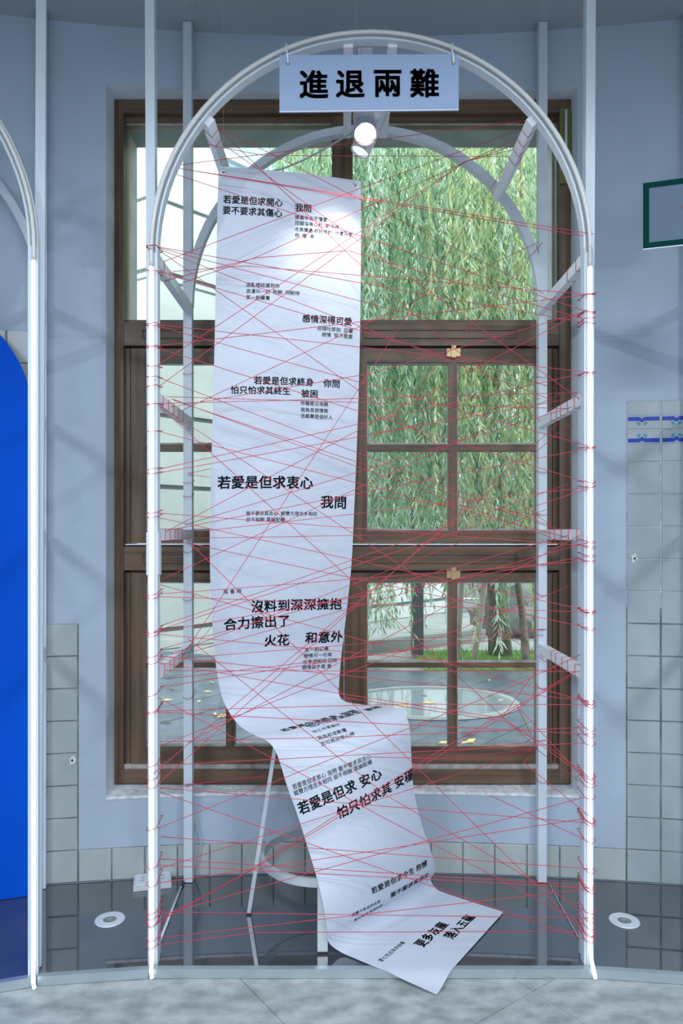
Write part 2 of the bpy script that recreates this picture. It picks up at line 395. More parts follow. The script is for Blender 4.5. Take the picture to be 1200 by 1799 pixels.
# top lights
GY = 3.487
for a, b in ((219, 582.5), (620.5, 981)):
    wbox('pane', M_GLASS, a, b, 216, 565.5, GY, GY+.004)
for a, b in ((217.5, 583), (620, 982.5)):
    m = MB(); Yb = 3.47
    m.box(PX(a, Yb), PX(b, Yb), Yb, Yb+.012, PZ(218, Yb), PZ(215.2, Yb))
    m.build('glazing_bead', M_EDGE, win)
wbox('inner_jamb_strip', M_EDGE, 217.6, 219.4, 218, 565, 3.466, 3.48); wbox('inner_jamb_strip', M_STONE, 971, 975, 218, 565, 3.466, 3.48)
wbox('inner_jamb_strip', M_EDGE, 978, 980, 218, 565, 3.466, 3.48)
# casement sashes: two above, two below
SY0, SY1 = 3.452, 3.512
def sash(xa, xb, ga, gm, gb, y0, yg0, ym, yg1, y1, lab):
    s = bpy.data.objects.new('sash', None); COL.objects.link(s); s.parent = win; s.matrix_parent_inverse = Matrix.Translation(win.location).inverted()
    s.location = P((xa+xb)/2, y1, SY0)
    def part(nm, m, a, b, c, d_, Y0=SY0, Y1=SY1):
        o = MB().box(PX(a, Y0), PX(b, Y0), Y0, Y1, PZ(d_, Y0), PZ(c, Y0)).build(nm, m, None)
        o.parent = s; o.matrix_parent_inverse = Matrix.Translation(s.location).inverted(); return o
    part('stile', M_WOODV, xa, ga[0], y0, y1); part('stile', M_WOODV, gb[1], xb, y0, y1)
    part('top_rail', M_WOODH, ga[0], gb[1], y0, yg0); part('bottom_rail', M_WOODH, ga[0], gb[1], yg1, y1)
    part('muntin', M_WOODV, ga[1], gb[0], yg0, yg1, SY0+.004); part('muntin', M_WOODH, ga[0], ga[1], ym[0], ym[1], SY0+.006); part('muntin', M_WOODH, gb[0], gb[1], ym[0], ym[1], SY0+.006)
    for g0, g1 in (ga, gb):
        for c, d_ in ((yg0, ym[0]), (ym[1], yg1)):
            part('pane', M_GLASS, g0+.3, g1-.3, c+.3, d_-.3, GY, GY+.004)
            part('glazing_bead', M_EDGE, g0, g1, d_-3.2, d_-.1, SY0+.008, GY-.002)
            part('glazing_bead', M_EDGE, g0, g0+1.6, c, d_-3.3, SY0+.012, GY-.002)
    part('glazing_bead', M_EDGE, ga[0], ga[1], yg0, yg0+2.5, SY0+.012, GY-.002); part('glazing_bead', M_EDGE, gb[0], gb[1], yg0, yg0+2.5, SY0+.012, GY-.002)
    return s
for (y0, yg0, ym, yg1, y1) in ((612, 637, (781, 792), 932, 954.5), (1006, 1022, (1164, 1173), 1312, 1342)):
    sash(230, 595, (256, 397), 0, (412, 555), y0, yg0, ym, yg1, y1, '')
    sash(605, 970, (645, 788), 0, (803, 944), y0, yg0, ym, yg1, y1, '')
for py in (619, 1009):
    c = bpy.data.objects.new('catch', None)
    mbx = MB(); Yc = 3.438
    mbx.box(PX(785, Yc), PX(809, Yc), Yc, 3.452, PZ(py+7, Yc), PZ(py-7, Yc)).box(PX(793, Yc), PX(801, Yc), Yc-.006, Yc, PZ(py+9, Yc), PZ(py-12, Yc))
    mbx.build('catch', M_BRASS, win, label='small brass catch')
wbox('shutter_guide', M_OLIVE, 984, 1003, 190, 322, FY-.012, FY-.002, label='olive metal guide at the top right corner')
MB().tube([P(994.5, 193, FY-.02), P(994.5, 262, FY-.02), P(992, 290, FY-.02)], .006, 8).build('guide_rod', M_REVEAL, win, smooth=True)

# ================================================================ platform with metal edge
def bay(side):
    """corner points of a side bay: front outer post line start, direction"""
    return None
FL = [(-2.62, 2.11), (-1.075, 2.585), (-.69, 2.63), (.905, 2.63), (1.287, 2.585), (2.83, 2.11)]
mb = MB(); bot = []; top = []
vs = [(x, y+.022) for x, y in FL]
xsb = [2.83-i*(2.83+2.62)/24 for i in range(25)]
poly = vs+[(x, WY(x)-.012) for x in xsb]
n = len(poly)
mb.add([(x, y, ZP-.001) for x, y in poly]+[(x, y, .003) for x, y in poly], [tuple(range(n)), tuple(reversed(range(n, 2*n)))]+[(n+i, n+(i+1) % n, (i+1) % n, i) for i in range(n)])
plat = mb.build('platform', M_BLACK)
tag(plat, 'low glossy dark platform that mirrors the tiled wall behind the arches', 'platform')
for (a, b) in zip(FL, FL[1:]):
    A = Vector((a[0], a[1]+.011, .0185)); B = Vector((b[0], b[1]+.011, .0185)); u = (B-A).normalized()
    MB().bar(A+u*.003, B-u*.003, .022, .033, (-u.y, u.x, 0)).build('edge_strip', M_STEEL, plat, label='brushed metal edge strip')

# ================================================================ arches
R0, ZS, BW, BD = .79, 2.615, .034, .04
RUNZ = (2.6, 2.09, 1.59, 1.08)
def arch(name, ox, oy, th, rdu, rdn, lean, label, full=True, lit=2.56, top_rungs=True):
    u = Vector((math.cos(th), math.sin(th), 0)); nn = Vector((-math.sin(th), math.cos(th), 0)); k = Vector((0, 0, 1))
    base = Vector((ox, oy, 0))
    root = thing(name, label, 'arch', (ox, oy, ZP))
    def W(a, n, z, rear=False):
        if rear: return base+u*(a+rdu)+nn*(n+rdn)+k*z
        l = lean*(z-1.6)/1.6 if a < 0 else 0
        return base+u*(a-l)+nn*n+k*z
    def hoop(n0, n1, r_in, r_out, z0, rear=False, seg=40):
        st = []
        if z0 is not None:
            for i in range(9): st.append((-1, 0, z0+(ZS-z0)*i/9))
        for i in range(seg+1):
            a = PI-PI*i/seg; st.append((math.cos(a), math.sin(a), None))
        if z0 is not None:
            for i in range(8, -1, -1): st.append((1, 0, z0+(ZS-z0)*i/9))
        m = MB(); vs = []
        for c, s_, z in st:
            for r_, n_ in ((r_out, n0), (r_in, n0), (r_in, n1), (r_out, n1)):
                vs.append(W(c*r_, n_, (z if z is not None else ZS+s_*r_), rear))
        fs = []
        for i in range(len(st)-1):
            for j in range(4): fs.append((i*4+j, i*4+(j+1) % 4, i*4+4+(j+1) % 4, i*4+4+j))
        fs += [(0, 1, 2, 3), tuple(len(st)*4-4+j for j in (3, 2, 1, 0))]
        m.add(vs, fs); return m
    def cr(o): smooth_angle(o, 30); return o
    cr(hoop(0, BD, R0-BW/2, R0+BW/2, .002 if True else 0).build('front_hoop', M_WHITE_IN, root))
    cr(hoop(0, BD, R0-BW/2, R0+BW/2, None, True).build('rear_hoop', M_WHITE_IN, root))
    # channel on the hoop's face, the tube in it
    cr(hoop(-.003, 0, R0-.009, R0+.012, None).build('tube_channel', M_CHAN, root))
    arc = [W(R0*1.004*math.cos(PI-PI*i/48), -.006, ZS+R0*1.004*math.sin(PI-PI*i/48)) for i in range(49)]
    left = [W(-R0*1.004, -.006, lit+(ZS-lit)*i/3) for i in range(3)]; right = [W(R0*1.004, -.006, ZS-(ZS-lit)*(i+1)/3) for i in range(3)]
    MB().tube(left+arc+right, .0075, 8).build('light_tube', M_LEDOFF, root, smooth=True, label='unlit pale upper length of the light tube')
    for s_ in (-1, 1):
        bl = [W(s_*R0*1.004, -.007, lit-(lit-.10)*i/10) for i in range(11)]+[W(s_*R0+.003, -.022, .06), W(s_*R0+.004, -.042, .035), W(s_*R0+.009, -.044, .011)]
        MB().tube(bl, .0072, 8).build('light_tube', M_LED, root, smooth=True, label='glowing white light tube down the post')
        MB().box(-.0085, .0085, 0, .003, 0, lit-.03, Matrix.Translation(W(s_*R0, -.0036, .03)-Vector((0, 0, 0))) @ Matrix.Rotation(th, 4, 'Z')).build('tube_backing', M_WHITE, root) if lean == 0 else None
    # tall posts
    for s_ in (-1, 1):
        a1 = s_*(R0+.024); a0 = s_*(R0+.006)
        MB().bar(W(a0, BD+.019, ZP+.002), W(a1, BD+.019, ZC-.003), BW, .036, u).build('tall_post', M_WHITE, root)
        MB().bar(W(s_*(R0+.002), .022, ZP+.002, True), W(s_*(R0+.006), .022, ZC-.003, True), BW+.004, BD+.002, u).build('rear_post', M_WHITE, root)
        for z in RUNZ:
            A = W(s_*R0, BD/2+.02, z); B = W(s_*R0, .02, z, True)
            MB().bar(A, B, .030, .042, u).build('rung', M_RUNG, root)
        ca, sa = math.cos(math.radians(39.5)), math.sin(math.radians(39.5))
        MB().bar(W(s_*(R0-.02)*ca, BD/2, ZS+(R0-.02)*sa), W(s_*(R0-.02)*ca, .02, ZS+(R0-.02)*sa, True), .036, .036, u*s_*sa*-1+k*ca).build('rung', M_RUNG, root)
        if top_rungs:
            MB().bar(W(s_*.081, BD/2, ZS+R0-.02), W(s_*.081, .02, ZS+R0-.02, True), .034, .03, u).build('rung', M_RUNG, root)
    # a plate where each lit leg is spliced
    MB().bar(W(-R0-.002, .024, 1.445), W(-R0-.002, .024, 1.60), BW+.012, BD-.004, u).build('splice_plate', M_WHITE_IN, root)
    return root, W
AX, AY = .106, 2.66
main, WM = arch('lit_arch', AX, AY, 0, 0, .62, .0, 'middle of three white steel double arches, wound with red yarn')
th = .297
uL = Vector((math.cos(th), math.sin(th), 0)); 
cL = Vector((-1.075, 2.603, 0))-uL*.807; rl = Vector((-1.302, 3.222, 0))-uL*.807; dv = rl-cL; nL = Vector((-math.sin(th), math.cos(th), 0))
arch('lit_arch', cL.x, cL.y, th, dv.dot(uL), dv.dot(nL), 0, 'white steel double arch at the left picture edge, before the blue board')
uR = Vector((math.cos(-th), math.sin(-th), 0)); cR = Vector((2*AX+1.075, 2.603, 0))+uR*.807; rr = Vector((2*AX+1.302, 3.222, 0))+uR*.807; dv = rr-cR; nR = Vector((-math.sin(-th), math.cos(-th), 0))
arch('lit_arch', cR.x, cR.y, -th, dv.dot(uR), dv.dot(nR), 0, 'white steel double arch at the right picture edge, beside the blue-banded tiles')

# blue arched board in the left bay
bx = -1.338; R_ = .46; czp = 2.13; bl = thing('blue_board', 'vivid blue round-topped board standing in the left bay', 'board', (bx-R_, 3.05, ZP))
mb = MB(); pts = [(0, .002), (0, czp-ZP)]+[(-R_+R_*math.cos(a*PI/40), czp-ZP+R_*math.sin(a*PI/40)) for a in range(1, 41)]+[(-2*R_, .002)]
o3 = Vector((bx, 3.16, ZP)); n = len(pts)
fr_ = [o3+uL*x+Vector((0, 0, z)) for x, z in pts]; bk = [p+nL*.02 for p in fr_]
mb.add(fr_+bk, [tuple(range(n)), tuple(reversed(range(n, 2*n)))]+[(i, (i+1) % n, n+(i+1) % n, n+i) for i in range(n)])
mb.build('panel', M_PANEL, bl)
for x in (-.12, -2*R_+.12):
    a = o3+uL*x+nL*.021+Vector((0, 0, .003))
    MB().bar(a+nL*.03+Vector((0, 0, .01)), a+Vector((0, 0, .5)), .025, .012, uL).bar(a+nL*.012+Vector((0, 0, .006)), a+nL*.10+Vector((0, 0, .006)), .025, .010, uL).build('rear_strut', M_WHITE, bl)

# ================================================================ lamps
M4 = lambda p, d_: Matrix.Translation(p) @ Vector(d_).to_track_quat('Z', 'Y').to_matrix().to_4x4()
tr = thing('spotlight_track', 'white track bar under the crown of the middle arch carrying two spotlights', 'light track', P(645, 77, 2.72))
xm = .094; zt = ZS+R0-BW/2
MB().box(xm-.020, xm+.020, 2.705, 3.275, zt-.006, zt+.018).build('track_bar', M_WHITE_IN, tr)
MB().box(xm-.032, xm-.022, 2.705, 2.95, zt-.010, zt+.020).build('track_side', M_WHITE, tr)
def lamp(name, label, lens_c, axis, length, r, lensm, hang, es):
    L = thing(name, label, 'spotlight', lens_c)
    ax = Vector(axis).normalized(); back = Vector(lens_c)-ax*length
    b = MB().lathe([(r*.86, .006), (r*.97, 0), (r, .004), (r, length-.004), (r*.93, length), (0, length)], M4(Vector(lens_c)-ax*0, -ax)).build('body', M_LAMPB, L); smooth_angle(b, 40)
    MB().lathe([(0, 0), (r*.87, 0), (r*.87, .006), (0, .006)], M4(Vector(lens_c)-ax*.006, -ax)).build('lens', lensm, b)
    MB().tube([back+ax*length*.35+Vector((0, .0, r*.2)), Vector((back.x, back.y, back.z+.02)), Vector((hang[0], hang[1], hang[2]))], .009, 8).build('arm', M_WHITE, L, smooth=True)
    MB().box(hang[0]-.025, hang[0]+.025, hang[1]-.035, hang[1]+.035, hang[2]-.002, zt-.0065).build('adapter', M_WHITE, L)
    return L
l1 = P(642, 236, 2.84); l2 = P(632, 268, 2.95)
lamp('track_spotlight', 'white cylinder spotlight with a glowing lens just below the title sign', l1, (.02, -.62, -.8), .17, .044, M_LENS, (xm, l1.y+.10, zt-.03), 1)
lamp('track_spotlight', 'white cylinder spotlight tilted down behind the glowing one', l2, (-.45, -.04, -1), .19, .040, M_LENS2, (xm, l2.y+.13, zt-.03), 1)
spot('track_spotlight_beam', l1+Vector((-.01, -.13, -.06)), P(560, 620, 2.94), 17, (.95, .96, 1), 72, .7, .03)
cd = thing('lamp_cord', 'thin grey cord sagging from the spotlights to behind the banner top', 'cord', P(610, 236, 2.98))
MB().tube([P(x, y, Y) for x, y, Y in ((622, 232, 2.98), (600, 244, 3.0), (570, 262, 3.03), (530, 283, 3.06), (495, 297, 3.08), (455, 305, 3.09), (430, 320, 3.10))], .004, 6).build('cord', M_CORD, cd, smooth=True)

# ================================================================ title sign
def glyphs(txt, size, offset, space=1.0):
    c = bpy.data.curves.new('t', 'FONT'); c.body = txt; c.size = 1; c.space_character = space; c.resolution_u = 2
    o = bpy.data.objects.new('t', c); COL.objects.link(o)
    bpy.context.view_layer.update()
    m = bpy.data.meshes.new_from_object(o.evaluated_get(bpy.context.evaluated_depsgraph_get()))
    bpy.data.objects.remove(o); bpy.data.curves.remove(c)
    # weight: the same outlines laid over themselves a hair apart
    if offset > .004:
        vs = [v.co.copy() for v in m.vertices]; fs = [tuple(p.vertices) for p in m.polygons]; V = []; FF = []
        h = offset
        for dx_, dy_ in ((-h, -h), (h, -h), (h, h), (-h, h)):
            k = len(V); V += [(v.x+dx_, v.y+dy_, 0) for v in vs]; FF += [tuple(k+i for i in f) for f in fs]
        bpy.data.meshes.remove(m); m = bpy.data.meshes.new('t'); m.from_pydata(V, [], FF)
    m.transform(Matrix.Scale(size, 4)); return m
sy = 2.595
sg = thing('title_sign', 'pale blue-grey oblong sign with four large black characters, hung on the arch crown', 'sign', P(648, 196, sy))
M_ = MB(); q = [P(491, 97, sy), P(491, 197, sy), P(806, 193.5, sy), P(806, 95, sy)]
M_.add(q+[p+Vector((0, .006, 0)) for p in q], [(0, 1, 2, 3), (7, 6, 5, 4)]+[(i, 4+i, 4+(i+1) % 4, (i+1) % 4) for i in range(4)]); M_.build('board', M_SIGN, sg)
MB().bar(P(491, 196.3, sy-.0012), P(806, 192.8, sy-.0012), .002, .003, (0, 1, 0)).build('lower_edge', M_SIGNE, sg, label='white lower edge')
for ch, cx_ in zip('進退兩難', (551.5, 615.5, 681, 746)):
    me = glyphs(ch, .106, .022); xs_ = [v.co.x for v in me.vertices]; ys_ = [v.co.y for v in me.vertices]
    mx_, my_ = (min(xs_)+max(xs_))/2, (min(ys_)+max(ys_))/2; c0 = P(cx_, 147-.011*(cx_-650), sy-.0015)
    for v in me.vertices: v.co = Vector((c0.x+(v.co.x-mx_), c0.y, c0.z+(v.co.y-my_)))
    me.materials.append(M_INK); link('lettering', me, sg)
for px in (504, 795):
    MB().tube([P(px+2, 111, sy-.002), P(px+1, 98, sy-.005), P(px-1, 88, sy+.02), P(px-1, 78, sy+.063), P(px, 77, sy+.10), P(px+1, 88, sy+.108), P(px+2, 104, sy+.05), P(px+2, 111, sy+.008)], .0035, 6).build('cord_loop', M_SIGNE, sg, smooth=True)
    MB().lathe([(.0035, 0), (.0065, 0), (.0065, .002), (.0035, .002), (.0035, 0)], M4(P(px+2, 111, sy-.0005), (0, -1, 0)), 16).build('eyelet', M_CHAN, sg)
# bordered sign on the right bay
ly = 2.455; A = P(1130, 322, ly); B = P(1130, 437, ly); dirr = Vector((math.cos(-th), math.sin(-th), 0)); Lg = .62
rs = thing('bordered_sign', 'grey sign with a dark green border at the right picture edge', 'sign', B)
nn2 = Vector((math.sin(th)*1, math.cos(th), 0)).normalized()
def sq(x0, x1, z0, z1, off, thk, m, nm):
    a = Vector((A.x, A.y, 0)); pts = [a+dirr*x0+Vector((0, 0, z0)), a+dirr*x1+Vector((0, 0, z0)), a+dirr*x1+Vector((0, 0, z1)), a+dirr*x0+Vector((0, 0, z1))]
    pts = [p-nn2*off for p in pts]; MB().add(pts+[p+nn2*thk for p in pts], [(0, 1, 2, 3), (7, 6, 5, 4)]+[(i, 4+i, 4+(i+1) % 4, (i+1) % 4) for i in range(4)])
    m2 = MB(); m2.add(pts+[p+nn2*thk for p in pts], [(0, 1, 2, 3), (7, 6, 5, 4)]+[(i, 4+i, 4+(i+1) % 4, (i+1) % 4) for i in range(4)]); return m2.build(nm, m, rs)
zt_, zb_ = A.z, B.z; bw = .0185
sq(0, Lg, zb_, zt_, 0, .006, M_SIGN2, 'board'); sq(0, Lg, zb_-.0025, zb_, .0005, .007, M_SIGNE, 'lower_edge')
sq(0, bw, zb_, zt_, .001, .0008, M_GREEN, 'border'); sq(Lg-bw, Lg, zb_, zt_, .001, .0008, M_GREEN, 'border')
sq(bw, Lg-bw, zb_, zb_+bw, .001, .0008, M_GREEN, 'border'); sq(bw, Lg-bw, zt_-bw, zt_, .001, .0008, M_GREEN, 'border')
me = glyphs('沒', .115, .012)
for v in me.vertices:
    p = Vector((A.x, A.y, 0))+dirr*(.116+v.co.x)-nn2*.0012; v.co = Vector((p.x, p.y, zb_+.066+v.co.y))
me.materials.append(M_REDP); link('lettering', me, rs)
for x in (.27, .50):
    a = Vector((A.x, A.y, zb_+.14))+dirr*x+nn2*.004
    MB().bar(a, a+nn2*.02, .03, .03, dirr).bar(a+nn2*.02, a+nn2*.02+Vector((0, 0, ZC-zb_-.145)), .008, .008, dirr).build('hanging_rod', M_WHITE, rs)

# ================================================================ banner
SEC = [((384,292,2.85),(634,318,2.97)),((380,450,2.86),(634,466,2.97)),((377,600,2.87),(632,612,2.98)),((373,750,2.88),(628,757,2.99)),
 ((369,900,2.90),(622,902,3.01)),((369,1000,2.92),(617,998,3.03)),((373,1095,2.95),(608,1082,3.07)),((379,1165,2.97),(600,1150,3.10)),
 ((387,1213,2.96),(596,1198,3.115)),((399,1245,2.93),(595,1218,3.12)),((420,1274,2.89),(606,1232,3.10)),((445,1290,2.84),(640,1238,3.07)),
 ((468,1301,2.80),(680,1241,3.05)),((482,1316,2.785),(703,1247,3.02)),((492,1340,2.78),(716,1264,3.0)),((504,1380,2.77),(721,1292,2.99)),
 ((522,1430,2.76),(723,1335,2.99)),((540,1487,2.75),(727,1388,3.0)),((556,1540,2.72),(740,1445,3.03)),((567,1585,2.70),(757,1495,3.08)),
 ((574,1628,2.70),(765,1528,3.14)),((578,1656,2.712),(757,1546,3.19)),
 ('g',(604,1675),(770,1564)),('g',(656,1697),(806,1577)),('g',(712,1722),(846,1590)),('g',(767,1747),(884,1602))]
LR = []
for s_ in SEC:
    if s_[0] == 'g':
        (ax, ay), (bx_, by) = s_[1], s_[2]
        zL = {604: .040, 656: .039, 712: .026, 767: .010}[ax]
        LR.append((PG(ax, ay, zL), PG(bx_, by, .040)))
    else: LR.append((P(*s_[0]), P(*s_[1])))
def cat(p, t):
    n = len(p); i = min(int(t), n-2); f = t-i
    a, b, c, d_ = p[max(i-1, 0)], p[i], p[i+1], p[min(i+2, n-1)]
    return .5*((2*b)+(c-a)*f+(2*a-5*b+4*c-d_)*f*f+(3*b-a-3*c+d_)*f**3)
LP = [a for a, b in LR]; RP = [b for a, b in LR]
BUL = [.008, .01, .012, .016, .022, .03, .034, .03, .018, .004, .004, .008, .016, .032, .06, .08, .078, .068, .058, .045, .03, .008, 0, 0, 0, 0]
def bul(t): i = min(int(t), len(BUL)-2); return BUL[i]+(BUL[i+1]-BUL[i])*(t-i)
def S(t, f):
    a = cat(LP, t); b = cat(RP, t); p = a+(b-a)*f
    k = 4*f*(1-f)*bul(t)
    p += Vector((0, -1, .25))*k
    if 5 < t < 9:                      # lengthwise fold up the left third
        p.y += .016*math.exp(-((f-.26)/.13)**2)*math.sin((t-5)/4*PI)
    if t > 20.5:                       # lies on the platform, then tips over its edge to the floor
        lo = .038 if p.y > 2.615 else max(.004, .038-(2.615-p.y)*.42)
        p.z = max(p.z, lo)
    if 2 < t < 4.4:                    # shallow slanting crease
        p.y += .004*math.exp(-((t-(3.75-1.2*f))/.12)**2)
    return p
NT, NU = 500, 26
TM = len(SEC)-1
acc = [0.0]
prev = S(0, .5)
for i in range(1, NT+1):
    c = S(TM*i/NT, .5); acc.append(acc[-1]+(c-prev).length); prev = c
def t_of_s(s):
    import bisect
    s = max(0, min(s, acc[-1]-1e-6)); i = max(0, bisect.bisect_right(acc, s)-1); i = min(i, NT-1)
    return TM*(i+(s-acc[i])/max(1e-9, acc[i+1]-acc[i]))/NT
def frame(t, f):
    e = .004; p = S(t, f)
    du = S(t, min(1, f+e))-S(t, max(0, f-e)); ds = S(min(TM, t+.01), f)-S(max(0, t-.01), f)
    nrm = ds.cross(du).normalized(); return p, du, nrm
mb = MB(); th_ = .0012; rows = 230
tsr = [t_of_s(acc[-1]*i/rows) for i in range(rows+1)]
V1 = []; V2 = []
for t in tsr:
    for j in range(NU+1):
        p, _, nr = frame(t, j/NU); V1.append(p); V2.append(p-nr*th_)
Wn = NU+1; N1 = len(V1); fs = []
for i in range(rows):
    for j in range(NU):
        a = i*Wn+j; fs.append((a, a+1, a+1+Wn, a+Wn)); fs.append((N1+a, N1+a+Wn, N1+a+1+Wn, N1+a+1))
for i in range(rows):
    a = i*Wn; fs.append((a, a+Wn, N1+a+Wn, N1+a)); a = i*Wn+NU; fs.append((a, N1+a, N1+a+Wn, a+Wn))
for j in range(NU):
    fs.append((j, N1+j, N1+j+1, j+1)); a = rows*Wn+j; fs.append((a, a+1, N1+a+1, N1+a))
mb.add(V1+V2, fs)
ban = thing('lyric_banner', 'long white printed banner hanging over the stool and trailing onto the floor', 'banner', S(TM, .5))
sh = mb.build('sheet', M_PAPER, ban); smooth_angle(sh, 60)
for f_, nm in ((.035, 0), (.962, 1)):
    p, du, nr = frame(t_of_s(.022), f_)
    g = MB().lathe([(.0055, 0), (.006, .0015), (.010, .0025), (.0125, .001), (.0125, -.0002), (.0055, -.0002), (.0055, 0)], M4(p+nr*.0006, nr), 20).build('grommet', M_STEEL, ban); smooth_angle(g, 50)
    MB().lathe([(.0055, .0006), (.0002, .0006)], M4(p+nr*.0006, nr), 16, False).build('grommet_hole', M_STONE, ban)
    MB().tube([p+nr*.003, p+Vector((0, .0, .05)), Vector((p.x, p.y, ZC-.002))], .0003, 4).build('hanging_thread', M_PLAST, ban)
# printed lines -------------------------------------------------
grid = []
for i in range(0, NT+1):
    t = TM*i/NT
    for j in range(0, 41):
        p = S(t, j/40); grid.append((CX+p.x*F/p.y, HY-(p.z-CZ)*F/p.y, i, j/40))
def inv(px, py, lo=0, hi=NT):
    best = min((g for g in grid if lo <= g[2] <= hi), key=lambda g: (g[0]-px)**2+(g[1]-py)**2)
    # local refinement
    bi, bf = float(best[2]), best[3]; st_i, st_f = .5, .0125
    def err(i, f):
        p = S(max(0, min(TM, TM*i/NT)), max(0, min(1, f))); return (CX+p.x*F/p.y-px)**2+(HY-(p.z-CZ)*F/p.y-py)**2
    e = err(bi, bf)
    for _ in range(14):
        for di, df in ((st_i, 0), (-st_i, 0), (0, st_f), (0, -st_f)):
            e2 = err(bi+di, bf+df)
            if e2 < e: e = e2; bi += di; bf += df
        st_i *= .7; st_f *= .7
    k = int(min(bi, NT-1)); return acc[k]+(acc[k+1]-acc[k])*(bi-k), bf
def printed(txt, px, py, size, bold, pitch=1.03, lo=0, hi=NT, skew=0):
    s0, f0 = inv(px, py, lo, hi)
    me = glyphs(txt, size, bold, pitch)
    for v in me.vertices:
        gx, gy = v.co.x, v.co.y-size*.375
        s = s0-gy+skew*gx; t = t_of_s(s); wdt = (cat(RP, t)-cat(LP, t)).length
        f = f0+gx/wdt; f = max(.002, min(.998, f))
        p, _, nr = frame(t, f); v.co = p+nr*.0009
    me.materials.append(M_INK); link('lettering', me, ban)
i8 = int(8.6*NT/TM); i0, i21 = int(9.3*NT/TM), int(21.2*NT/TM)
SB, MBd, LB = .006, .017, .022
def px2m(s): return s*2.95/F
for row in [("若愛是但求開心",392,350,14.9,1),("要不要求其傷心",391,369,14.9,1),("我問",518,364,14.9,1),
            ("搶盡半生不懂愛",518,381,8.2,0),("回頭沒有心計  創未來",518,391.5,8.2,0),("才來獨處 好好檢討  什麼叫愛",517.5,402.5,8.0,0),("你  便  來",518,413,8.2,0),
            ("混亂裡結識到你",432,500,8.4,0),("浪漫叫一切  粉飾  同盼待",432,511,8.4,0),("某一剎驟覺",432,522,8.4,0),
            ("感情深得可愛",531,559,14.7,1),("在傾吐那刻  回響",557,576.5,8.4,0),("感情  從不是愛",565,587.5,8.4,0),
            ("若愛是但求終身",446,668,15.0,1),("你問",568,673,15.0,1),("怕只怕求其終生",405,685,15.0,1),("被困",529,691,15.0,1),
            ("你寵愛父母親",528,708,8.1,0),("我為良朋憤慨",528,719.5,8.1,0),("怎都算是個好人",528,730.5,8.1,0),
            ("若愛是但求衷心",382,848,24.0,2),("我問",563,881.5,23.5,2),("要不要求其忠心  縱雙方理念多相同",432,902,8.0,0),("卻不相融 莫論配襯",432,913,8.2,0),
            ("再 會 時",392,1040,9.0,0),("沒料到深深擁抱",441,1066,23.0,2),("合力擦出了",393,1098,23.5,2),("火花",464,1126,22.5,2),("和意外",536,1121,22.5,2),
            ("某一剎幻覺",535,1142,8.6,0),("戀情可一可再",533.5,1152.5,8.4,0),("在參透那刻 回想",532,1163,8.4,0),("戀情卻不是 愛",530.5,1173,8.4,0)]:
    txt, px, py, s_, b = row
    # size in metres from the depth where it is printed
    s0, f0 = inv(px, py, 0, i8); Yl = S(t_of_s(s0), f0).y
    printed(txt, px, py, s_*Yl/F/1.0, (SB, MBd, LB)[b], 1.035, 0, i8)
for row in [("若愛是但求終身  你問",494,1284,.0345,1),("怕只怕求其終生  被困",539,1277,.0345,1),("你工作憑滿分",549,1286.5,.0195,0),("我為前途勤奮",558,1297.5,.0205,0),("怎可再另有心神",563,1308,.0205,0),
            ("若愛是但求衷心 我問 要不要求其忠心",514,1383,.0200,0),("縱雙方理念多相同 卻不相融 莫論配襯",516.5,1394,.0200,0),
            ("若愛是但求 安心",524,1422,.0495,2),("怕只怕求其 安穩",592,1430,.0495,2),
            ("若愛是但求今生 抱憾",652,1566,.0345,1),("要不要求其他生",686,1574,.0345,1),("縱雙方各自的未來",618,1608,.0195,0),("愛的傷痕 痛腐配襯",622,1617,.0195,0)]:
    txt, px, py, s_, b = row
    printed(txt, px, py, s_, (SB, MBd, LB)[b], 1.035, i0, i21)
for row in [("更多灰塵",734,1662,.050,2),("落入五蘊",786,1648,.050,2),("愛七色五味多紛嚷",667,1689,.0195,0)]:
    txt, px, py, s_, b = row
    printed(txt, px, py, s_, (SB, MBd, LB)[b], 1.05, i21, NT)

# ================================================================ stool under the banner
SX, SYY = -.081, 3.036
st = thing('bar_stool', 'brushed steel bar stool with a ring footrest, draped by the banner', 'stool', (SX, SYY, ZP))
MB().lathe([(0, .740), (.18, .740), (.192, .748), (.192, .762), (.18, .772), (0, .774)], Matrix.Translation((SX, SYY, -.005)), 40).build('seat', M_CHROME, st, smooth=False)
for ang in (182, 272, 2, 92):
    a = math.radians(ang); dx, dy = math.cos(a), math.sin(a)
    f_ = .300 if ang != 92 else .27
    MB().bar((SX+dx*f_, SYY+dy*f_, ZP+.004), (SX+dx*.19, SYY+dy*.175, .735), .038, .016, (-dy, dx, 0)).build('leg', M_CHROME, st); lg = COL.objects[-1]
    MB().bar((SX+dx*f_, SYY+dy*f_, ZP+.0005), (SX+dx*f_, SYY+dy*f_, ZP+.008), .040, .020, (-dy, dx, 0)).build('foot_pad', M_DARKP, lg)
g = MB().lathe([(.238, .252), (.252, .252), (.252, .285), (.238, .285), (.238, .252)], Matrix.Translation((SX, SYY, 0)), 64).build('footrest_ring', M_CHROME, st); smooth_angle(g, 40)

